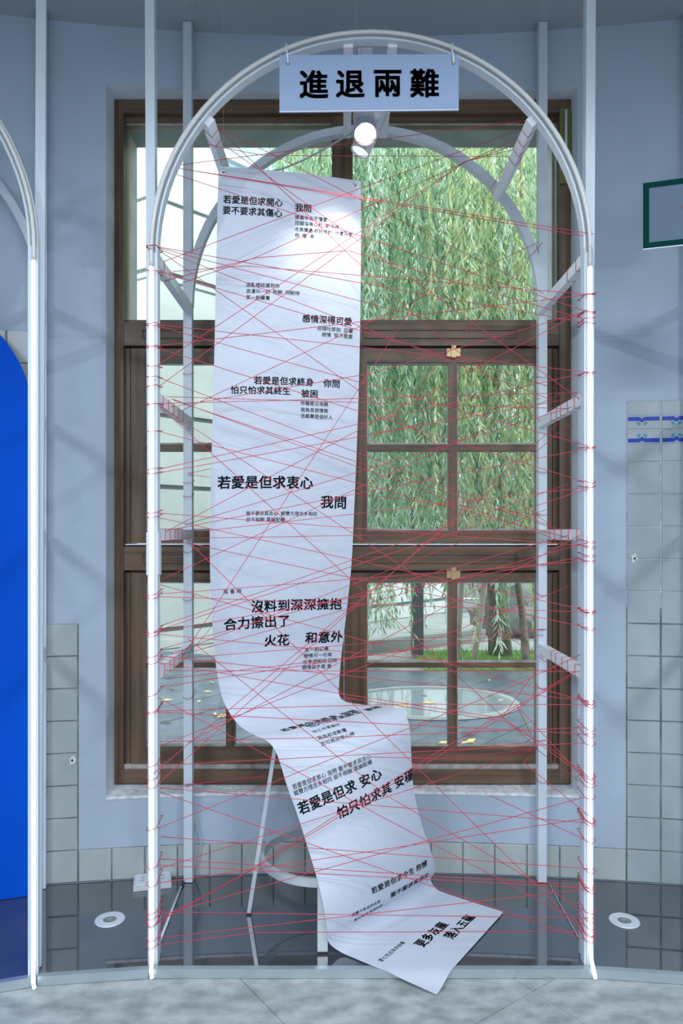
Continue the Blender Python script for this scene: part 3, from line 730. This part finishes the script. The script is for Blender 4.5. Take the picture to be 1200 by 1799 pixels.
# ================================================================ small things on the platform
for (px, py, lab) in ((193, 1616, 'round white-rimmed uplight sunk in the platform, left of the middle arch'), (1097, 1618, 'round white-rimmed uplight sunk in the platform, right of the middle arch')):
    c = PG(px, py, ZP); t = thing('floor_uplight', lab, 'floor light', c)
    g = MB().lathe([(.026, .0005), (.028, .004), (.058, .004), (.060, .0005), (.026, .0005)], Matrix.Translation(c), 40).build('trim_ring', M_RING, t); smooth_angle(g, 40)
    MB().lathe([(.026, .0022), (.001, .0008)], Matrix.Translation(c), 28, False).build('lens', M_RECESS, t)
    MB().box(-.012, .010, -.006, .008, .0015, .006, Matrix.Translation(c) @ Matrix.Rotation(.6, 4, 'Z')).build('reflector', M_STEEL, t)
a = PG(234, 1567, ZP); b = PG(298, 1560, ZP)
ob = thing('socket_box', 'flat white socket box lying on the platform behind the lit left post', 'socket box', PG(266, 1565, ZP))
ang = math.atan2(b.y-a.y, b.x-a.x); Mx = Matrix.Translation(a) @ Matrix.Rotation(ang, 4, 'Z')
g = MB().box(0, .162, 0, .115, 0, .024, Mx).build('housing', M_PLAST, ob)
MB().box(.008, .154, .008, .107, .024, .0265, Mx).build('cover', M_RING, ob)
for x in (.038, .125):
    for y in (.042, .07): MB().box(x-.006, x-.003, y-.005, y+.005, .0265, .0272, Mx).box(x+.003, x+.006, y-.005, y+.005, .0265, .0272, Mx).build('socket_slots', M_DARKP, ob)
rod = thing('white_cable', 'straight white cable with a black tip lying by the left front post', 'cable', PG(280, 1655, ZP))
MB().tube([PG(279, 1658, ZP+.006), PG(318, 1558, ZP+.006)], .0055, 8).build('cable', M_RING, rod, smooth=True)
MB().tube([PG(318, 1558, ZP+.006), PG(322, 1549, ZP+.010)], .006, 8).build('black_tip', M_DARKP, rod, smooth=True)
rod = thing('grey_cable', 'thin grey cable lying from the right rear post to the right front post', 'cable', PG(1020, 1650, ZP))
MB().tube([PG(962, 1548, ZP+.004), PG(975, 1572, ZP+.003), PG(1000, 1618, ZP+.003), PG(1026, 1664, ZP+.003)], .002, 6).build('cable', M_CORD, rod, smooth=True)
rod = thing('wall_cord', 'thin pale cord looping on the grey wall beside the left rear post', 'cord', PG(352, 1500, ZP))
MB().tube([P(340, 1430, 3.345), P(345, 1450, 3.33), P(351, 1468, 3.33), P(354, 1485, 3.33), P(351, 1500, 3.335), P(349, 1515, 3.335), P(338, 1542, 3.325)], .0028, 6).build('cord', M_CORD, rod, smooth=True)

# ================================================================ red yarn
def eY(px, rear=False):
    if rear: return 3.272
    if px <= 279: return 2.665 if px > 270 else 2.648
    if px >= 1024: return 2.665 if px < 1036 else 2.648
    if 279 < px < 326: return max(2.67, min(3.25, .672*F/(CX-px)))
    if 940 < px < 1024: return max(2.67, min(3.25, .884*F/(px-CX)))
    return None
RUNGX = {'l': (365, 410), 'r': (875, 940)}
def eYall(px, py, rear):
    y = eY(px, rear)
    if y is not None: return y
    if py < 330 and px < 420: return 2.72+(px-365)/40*.25
    if py < 330 and px > 860: return 2.72+(935-px)/60*.5
    return None
def banner_limit(px, py):
    """greatest depth at which yarn still passes in front of the banner"""
    if 355 < px < 650 and 280 < py < 1215:
        f = (px-375)/250; return 2.82+.13*max(0, min(1, f))-.03-(.03 if 850 < py < 1180 else 0)
    if 390 < px < 780 and py >= 1200: return 2.725 if py > 1290 else 2.78
    if 560 < px < 900 and py > 1560: return 2.60
    return 9
Yn = """297,292 925,212|297,293 1043,411|298,293 1028,415|300,303 1027,546|274,433 1027,567|278,435 948r,612|280,438 978,706|280,440 975,928
289,459 900,232|275,475 975,682|303,477 430,467 1043,518|290,493 450,453 610,440 1024,560|320,497 450,452 905,245|375,218 690,520 955r,745
387,250 1020,702|366,214 955r,515|365,254 462,273 900,275|276,642 820,283 905,262|278,680 815,285 905,255|942,210 318,1157|953r,426 320r,1162
275,570 1043,655|275,572 1043,786|275,608 1030,518|275,611 1025,846|275,662 978,928|293,697 1000,718|278,709 1015,690|300,715 647,657 1026,548
1027,546 290,935|278,712 945,1315|285,715 1000,1190|300,700 970,945|305,703 978,930|318,722 947r,425|275,757 1000,945|272,826 1028,655|279,831 1005,700
330r,832 950r,700|330r,834 950r,905|272,901 1043,960|272,908 1044,1075|325,922 1005,715|305,930 1043,786|340r,935 1044,855|318,946 965,935
300,948 1043,1105|335,955 1028,1640|280,1020 985,692|280,1027 1040,1235|278,1044 1043,985|275,1048 1043,1076|270,1110 1044,855|272,1111 1043,975
275,1114 980,1180|330,1122 683,1400 1028,1600|280,1141 1000,940|300,1150 960,895|320,1150 1044,950|325,1156 955r,1105|272,1152 1043,1232|275,1163 600,1219 885,1262 1028,1365
290,1178 1020,1180|290,1193 955r,1115|280,1207 960r,1105|272,1222 1028,1625|275,1249 700,1237 1043,1238|275,1251 1043,1290|280,1303 600,1295 1028,1278
280,1311 1000,1030|262,1365 1000,745|275,1380 985,740|330,1305 1020,940|275,1345 1028,1305|280,1384 1025,1445|280,1391 1028,1650|325r,1380 960r,1300
325r,1378 945r,1316|275,1456 880,1215 1020,1150|283,1470 1043,1527|280,1509 1028,1555|275,1520 1043,1560|280,1526 945,1316|272,1552 460,1525 1028,1438
275,1622 440,1530 780,1322 1005,1185|275,1620 420,1540 770,1320 1010,1180|275,1610 450,1560 1028,1400|275,1602 1043,1613|275,1648 1028,1562|275,1660 450,1638 1028,1636
908,1240 945,1315|908,1240 1028,1370|885,1257 940,1180|885,1257 1000,1190|945,1315 860,1335 650,1330|920,1340 945,1315|920,1340 1043,1440|945,1318 1028,1380
600,1225 885,1267 960,1310 1028,1360|860,1397 1028,1475|280,1100 450,1043 1000,850"""
yarn = thing('red_yarn', 'red yarn wound criss-cross between the posts and rungs of the middle arch', 'yarn', P(640, 1690, 2.67))
loops_f = []
def loop_around(c, w_, d_, nm='strand', tilt=0.0):
    """a square turn of yarn round a post"""
    x0, x1 = c.x-w_/2-.0015, c.x+w_/2+.0015; y0, y1 = c.y-.0015, c.y+d_+.0015
    MB().tube([(x0, y0, c.z), ((x0+x1)/2, y0-.012, c.z-.006+tilt), (x1, y0, c.z+tilt), (x1, y1, c.z+tilt*.6+.012), (x0, y1, c.z+.006)], .0013, 5, True).build('yarn_turn', M_RED, yarn, smooth=True)
def rung_turn(side, Yr, z):
    xr = AX+side*R0; w_ = .0165; h = .0225
    MB().tube([(xr-w_, Yr, z-h), (xr+w_, Yr, z-h), (xr+w_, Yr+.004, z+h), (xr-w_, Yr+.002, z+h)], .0013, 5, True).build('yarn_turn', M_RED, yarn, smooth=True)
for item in Yn.replace('\n', '|').split('|'):
    pts = []
    for tk in item.split():
        a, b = tk.split(','); rear = a.endswith('r'); pts.append([float(a.rstrip('r')), float(b), rear])
    isrear = all(p[2] for p in pts)
    ys = [eYall(p[0], p[1], p[2]) for p in pts]
    e0 = ys[0] if ys[0] is not None else 2.70; e1 = ys[-1] if ys[-1] is not None else 2.70
    if pts[0][0] in (908, 885, 920, 600, 860): e0 = 2.72
    if abs(pts[0][0]-945) < 3 and pts[0][1] > 1300: e0 = 3.25 if pts[-1][0] < 900 else 3.1
    # walk along the picture line with depth that keeps it straight between its ends
    out = []
    tot = [0]
    for a, b in zip(pts, pts[1:]): tot.append(tot[-1]+math.hypot(b[0]-a[0], b[1]-a[1]))
    for i in range(len(pts)-1):
        L = tot[i+1]-tot[i]; k = max(2, int(L/28))
        for j in range(k+(1 if i == len(pts)-2 else 0)):
            f = j/k; g = (tot[i]+L*f)/tot[-1]
            x = pts[i][0]+(pts[i+1][0]-pts[i][0])*f; y = pts[i][1]+(pts[i+1][1]-pts[i][1])*f
            Y = 1/((1-g)/e0+g/e1)
            out.append([x, y, Y])
    if not isrear:
        lim = [min(o[2], banner_limit(o[0], o[1])) for o in out]
        for _ in range(6):      # the yarn bends gently where it passes in front of the sheet
            lim = [lim[0]]+[min(lim[i], (lim[i-1]+lim[i+1])/2+.012) for i in range(1, len(lim)-1)]+[lim[-1]]
        for o, l in zip(out, lim): o[2] = l
    MB().tube([P(*o) for o in out], .00125, 5).build('strand', M_RED, yarn, smooth=True)
    for p, Y in ((pts[0], e0), (pts[-1], e1)):
        if p[0] <= 300 and Y < 2.70 and not p[2] and p[1] > 420:
            loop_around(Vector((AX-R0, 2.66-.018, PZ(p[1], 2.65))), BW, BD+.05, tilt=random.uniform(-.004, .008))
        elif p[0] >= 1024 and p[1] > 420:
            loop_around(Vector((AX+R0, 2.66-.018, PZ(p[1], 2.65))), BW, BD+.05, tilt=random.uniform(-.006, .004))
for s_, z in ((-1, 2.6), (-1, 2.09), (-1, 1.59), (-1, 1.08), (1, 2.6), (1, 2.09), (1, 1.59), (1, 1.08)):
    for k in range(2 if z > 2.5 else 5): rung_turn(s_, 2.76+k*.085+random.uniform(-.02, .02), z)
for s_ in (-1, 1):
    for z in (2.28, 1.85, 1.72, 1.5, 1.32, .9, .5):
        c = Vector((AX+s_*(R0+.003), 3.278, z+random.uniform(-.05, .05)))
        loop_around(c, BW+.006, BD+.004)
for s_ in (-1, 1):
    ca, sa = math.cos(math.radians(39.5)), math.sin(math.radians(39.5))
    for k in range(4 if s_ > 0 else 2):
        yy = 2.74+k*.07; c = Vector((AX+s_*(R0-.02)*ca, yy, ZS+(R0-.02)*sa)); r1 = Vector((-s_*sa, 0, ca))*.0195; r2 = Vector((ca*s_, 0, sa))*.0195
        MB().tube([c+r1+r2, c-r1+r2, c-r1-r2+Vector((0, .012, 0)), c+r1-r2+Vector((0, .006, 0))], .0013, 5, True).build('yarn_turn', M_RED, yarn, smooth=True)
MB().tube([P(914, 268, 2.78), P(914.5, 310, 2.78), P(915.5, 335, 2.78), P(914.5, 346, 2.78)], .0011, 5).build('loose_end', M_RED, yarn, smooth=True)

# ================================================================ outdoors
ZG = .10
struct(MB().box(-14, 14, 3.72, 24, -.2, ZG-.03).build('ground', M_GRND))
def clip(poly, nx, ny, c):
    out = []
    for i in range(len(poly)):
        a, b = poly[i], poly[(i+1) % len(poly)]; da = nx*a[0]+ny*a[1]-c; db = nx*b[0]+ny*b[1]-c
        if da <= 0: out.append(a)
        if da*db < 0: f = da/(da-db); out.append((a[0]+(b[0]-a[0])*f, a[1]+(b[1]-a[1])*f))
    return out
region = [(-4.5, 3.75), (5, 3.75), (5, 7.95), (.7, 7.95), (-2.35, 9.3), (-4.5, 9.3)]
deck = thing('garden_deck', 'dark wet boarded deck outside below the window', 'deck', (0, 5.5, ZG-.03))
dx, dy = .625, .781; px_, py_ = -dy, dx
PW = .205
for k in range(-30, 40):
    c = k*PW
    pl = list(region); pl = clip(pl, px_, py_, c+PW-.006)
    if len(pl) >= 3: pl = clip(pl, -px_, -py_, -(c))
    if len(pl) < 3: continue
    # only convex bits: the region's single notch is shallow
    n = len(pl); m = MB(); h = random.uniform(0, .004)
    m.add([(x, y, ZG+h) for x, y in pl]+[(x, y, ZG-.029) for x, y in pl], [tuple(range(n)), tuple(reversed(range(n, 2*n)))]+[(n+i, n+(i+1) % n, (i+1) % n, i) for i in range(n)])
    m.build('plank', M_DECK, deck)
lawn = MB().box(.9, 7, 8.0, 9.3, ZG-.03, ZG+.005).build('lawn', M_LAWN); tag(lawn, 'strip of green grass beyond the deck, round the willow trunk', 'lawn')
# grass blades
gb = MB()
for _ in range(2600):
    x = random.uniform(.95, 4.2); y = random.uniform(8.0, 9.25); h = random.uniform(.03, .10); a = random.uniform(0, PI); l = random.uniform(-.03, .03)
    gb.add([(x-.004*math.cos(a), y-.004*math.sin(a), ZG), (x+.004*math.cos(a), y+.004*math.sin(a), ZG), (x+l, y+l, ZG+h)], [(0, 1, 2)])
g = gb.build('grass_blades', M_LAWN, lawn); g['kind'] = 'stuff'
kb = MB(); kb.bar(Vector((-.5, 8.75, ZG+.05)), Vector((2.0, 10.43, ZG+.05)), .14, .16, (-.55, .83, 0)); tag(kb.build('kerb', M_CONC2), 'long pale concrete kerb crossing behind the deck', 'kerb')
# puddle basin
pc = Vector((.78, 6.45, ZG+.006)); pd = thing('water_basin', 'shallow round basin of still water on the deck', 'basin', pc)
MB().lathe([(.62, .004), (.001, .004)], Matrix.Translation(pc) @ Matrix.Diagonal((1.15, .9, 1, 1)), 48, False).build('water', M_WATER, pd)
MB().lathe([(.62, 0), (.68, 0), (.66, .020), (.62, .016), (.62, 0)], Matrix.Translation(pc) @ Matrix.Diagonal((1.15, .9, 1, 1)), 48).build('rim', M_CONC2, pd)
# building: courses of wall panels with recessed joints
bd = thing('garden_building', 'pale concrete building with level joints seen through the left lights', 'building', (-2.44, 9.4, ZG))
CA = Vector((-2.44, 9.4, 0)); CB = Vector((2.1, 14.1, 0)); CL = Vector((-7.5, 12.6, 0)); CC = Vector((9.5, 13.0, 0))
def face(a, b, ztop, zb, off, m, nm, thick=.25):
    u_ = (b-a).normalized(); nrm = Vector((u_.y, -u_.x, 0))
    if nrm.y > 0: nrm = -nrm
    A_ = a+nrm*off; B_ = b+nrm*off
    q = [Vector((A_.x, A_.y, zb)), Vector((B_.x, B_.y, zb)), Vector((B_.x, B_.y, ztop)), Vector((A_.x, A_.y, ztop))]
    mm = MB(); mm.add(q+[p-nrm*thick for p in q], [(0, 1, 2, 3), (7, 6, 5, 4)]+[(i, 4+i, 4+(i+1) % 4, (i+1) % 4) for i in range(4)]); return mm.build(nm, m, bd)
pit = .93; z0c = CZ-175*9.4/F
for a, b in ((CA, CB), (CL, CA)):
    face(a, b, 5.93, ZG-.02, -.03, M_JOINT, 'joint_backing', .2)
    zz = [ZG-.02]+[z0c+pit*i for i in range(0, 7)]+[6.5]
    for i, (p, q) in enumerate(zip(zz, zz[1:])):
        if i == 7:
            e = a+(b-a)*.172 if a is CA else b
            face(a, e, 8.2, p+.03, 0, M_CONC, 'wall_panel', .2)
        else: face(a, b, q-.025, p+(.035 if i else 0), 0, M_CONC, 'wall_panel', .2)
        if i == 5: face(a, b, q-.085+.0, q-.115, .004, M_JOINT, 'drip_joint', .02)
face(CA+(CB-CA)*.178, CA+(CB-CA)*.5, 7.35, 6.0, -.06, M_ROOF, 'roof_face', .3)
face(CA+(CB-CA)*.176, CA+(CB-CA)*.5, 6.92, 6.84, .0, M_CONC, 'roof_trim', .06)
gw = thing('garden_wall', 'concrete garden wall behind the willow trunk, willow shade put into its colour', 'wall', (6, 13.5, ZG))
for i, (p, q) in enumerate(((ZG-.02, z0c-.02), (z0c+.02, 2.6))):
    a, b = CB, CC; u_ = (b-a).normalized(); nrm = Vector((u_.y, -u_.x, 0)); nrm = nrm if nrm.y < 0 else -nrm
    qd = [Vector((a.x, a.y, p)), Vector((b.x, b.y, p)), Vector((b.x, b.y, q)), Vector((a.x, a.y, q))]
    mm = MB(); mm.add(qd+[v-nrm*.2 for v in qd], [(0, 1, 2, 3), (7, 6, 5, 4)]+[(i_, 4+i_, 4+(i_+1) % 4, (i_+1) % 4) for i_ in range(4)]); mm.build('wall_course', M_CONC2, gw)
# willow
wl = thing('willow_tree', 'weeping willow with curtains of green and yellow leaves outside', 'tree', (1.95, 9.0, ZG))
MB().tube([(1.95, 9.0, ZG-.02), (1.90, 9.0, .8), (1.93, 9.02, 1.7), (1.78, 9.0, 2.6), (1.9, 8.9, 3.6), (2.1, 8.8, 5.2)], [.15, .12, .11, .11, .12, .10], 12).build('trunk', M_BARK, wl, smooth=True)
MB().tube([(1.80, 8.97, 2.4), (1.35, 8.8, 3.1), (.8, 8.5, 4.6), (.3, 8.2, 5.6)], [.09, .08, .06, .04], 10).build('bough', M_BARK, wl, smooth=True)
MB().tube([(1.9, 8.95, 3.4), (2.6, 8.8, 4.2), (3.4, 8.4, 5.6)], [.09, .07, .05], 10).build('bough', M_BARK, wl, smooth=True)
lf = [MB() for _ in M_LEAF]; tw = MB()
rnd = random.Random(11)
def strand_leaves(x, y, zt2, zb2, wm, dens=1.0):
    z = zt2; ph = rnd.uniform(0, 6); ampx = rnd.uniform(.02, .09); dxx = rnd.uniform(-.06, .06)
    while z > zb2:
        k = (zt2-z); px = x+ampx*math.sin(z*1.7+ph)+dxx*k; py = y+ampx*math.cos(z*1.3+ph)
        L_ = rnd.uniform(.07, .14); sidea = rnd.uniform(0, 2*PI); sp = rnd.uniform(.12, .75)
        tip = Vector((px+math.cos(sidea)*L_*sp, py+math.sin(sidea)*L_*sp, z-L_*math.sqrt(max(.1, 1-sp*sp))))
        b = Vector((px, py, z)); mid = (b+tip)/2; wv = Vector((-math.sin(sidea)+rnd.uniform(-.6, .6), math.cos(sidea)*.4, rnd.uniform(-.3, .3))).normalized()*rnd.uniform(.006, .0115)
        j = wm if rnd.random() < .62 else rnd.randrange(4)
        lf[j].add([b, mid+wv, tip, mid-wv], [(0, 1, 2, 3)])
        z -= rnd.uniform(.016, .04)/dens
for _ in range(1050):
    y = rnd.uniform(6.6, 10.2); px = rnd.uniform(486, 1150); x = PX(px, y)
    topz = CZ+(HY-rnd.uniform(120, 240))*y/F
    # lower rim: hangs lowest at the left, ragged
    rim = 930+rnd.gauss(0, 55)+(40 if px < 700 else 0)
    if px < 600: rim = min(rim, 640+rnd.gauss(0, 200)+(px-486)*3)
    if rnd.random() < .16: rim += rnd.uniform(30, 150)
    zb2 = CZ+(HY-rim)*y/F
    zone = (x*1.1+y*.5) % 2.0
    wm = 1 if (px > 760 and rnd.random() < .45) else (0 if rnd.random() < .6 else (2 if rnd.random() < .7 else 3))
    strand_leaves(x, y, topz, zb2, wm)
for j, m in enumerate(lf):
    o = m.build('foliage', M_LEAF[j], wl); o['kind'] = 'stuff'
# second slender tree and two props
ys_ = thing('slender_tree', 'thin reddish trunk right of the willow trunk', 'tree', PG(922, 1165, ZG))
b = PG(925, 1165, ZG); MB().tube([b, P(918, 1080, 9.0), P(908, 1010, 9.0), P(905, 930, 9.0), P(908, 780, 8.9)], [.05, .045, .04, .035, .02], 9).build('trunk', M_BARK, ys_, smooth=True)
for (xa, ya, xb, yb, lab) in ((832, 1160, 852, 1010, 'slim pale pole leaning toward the willow trunk from the left'), (800, 900, 825, 690, 'pale leaning pole high in the willow leaves')):
    a = PG(xa, max(ya, 1160), ZG) if ya > 1100 else PG(802, 1168, ZG); b = P(xb, yb, 8.95)
    o = MB().tube([a, (a+b)/2+Vector((.02, 0, 0)), b], .035, 8).build('support_pole', M_POLE, None, smooth=True); tag(o, lab, 'pole')
pp = thing('garden_post', 'dark square post behind the hanging willow leaves', 'post', PG(733, 1178, ZG))
a = PG(733, 1150, ZG); MB().bar(a, Vector((a.x, a.y, PZ(835, a.y))), .14, .14).build('post', M_DRAB, pp); MB().bar(Vector((a.x, a.y, PZ(835, a.y))), Vector((a.x, a.y, PZ(831, a.y))), .20, .20).build('cap', M_DRAB, pp)
def rock(c, r, lab, sx=1.3):
    bm = bmesh.new(); bmesh.ops.create_icosphere(bm, subdivisions=3, radius=r)
    for v in bm.verts:
        n = v.co.normalized(); k = 1+.16*math.sin(n.x*4+c[0]*3)+.12*math.sin(n.y*5+n.z*4)+.06*math.sin(n.z*11+n.x*9)
        v.co = Vector((v.co.x*sx, v.co.y, v.co.z*.72))*k; v.co.z = max(v.co.z, -r*.35)
    me = bpy.data.meshes.new('rock'); bm.to_mesh(me); bm.free(); me.materials.append(M_ROCK)
    o = link('rock', me); o.location = (c[0], c[1], ZG+r*.32); tag(o, lab, 'rock', )
rock((2.7, 11.2), .62, 'large dark rock behind the willow trunk, left of the slender tree'); rock((4.35, 10.7), .5, 'dark rock at the right of the grass, behind the slender tree')
# fallen leaves on the deck
rl_ = random.Random(5); lm = None
spots = [(372, 1199), (340, 1212), (300, 1209), (294, 1230), (292, 1268), (338, 1263), (350, 1232), (378, 1255), (365, 1215), (392, 1258), (740, 1207), (745, 1222), (735, 1246), (755, 1235), (703, 1290), (820, 1290), (828, 1302), (836, 1309), (780, 1306), (775, 1200), (870, 1282), (860, 1195), (880, 1230), (815, 1306), (706, 1238), (712, 1241)]
for i, (px, py) in enumerate(spots):
    c = PG(px, py, ZG+.012)
    if lm is None:
        m = MB(); m.add([(-.055, 0, .004), (-.01, .016, .012), (.06, 0, .004), (-.01, -.016, .0), (-.055, 0, .002), (-.01, .016, .010), (.06, 0, .002), (-.01, -.016, -.002)], [(0, 3, 2, 1), (4, 5, 6, 7)])
        o = m.build('fallen_leaf', M_DLEAF); lm = o.data
    else: o = link('fallen_leaf', lm)
    o.location = c; o.rotation_euler = (0, 0, rl_.uniform(0, PI)); k = rl_.uniform(.6, 1.25); o.scale = (k, k, k)
    tag(o, 'narrow yellow willow leaf fallen on the wet deck', 'leaf', 'fallen leaves on the deck')
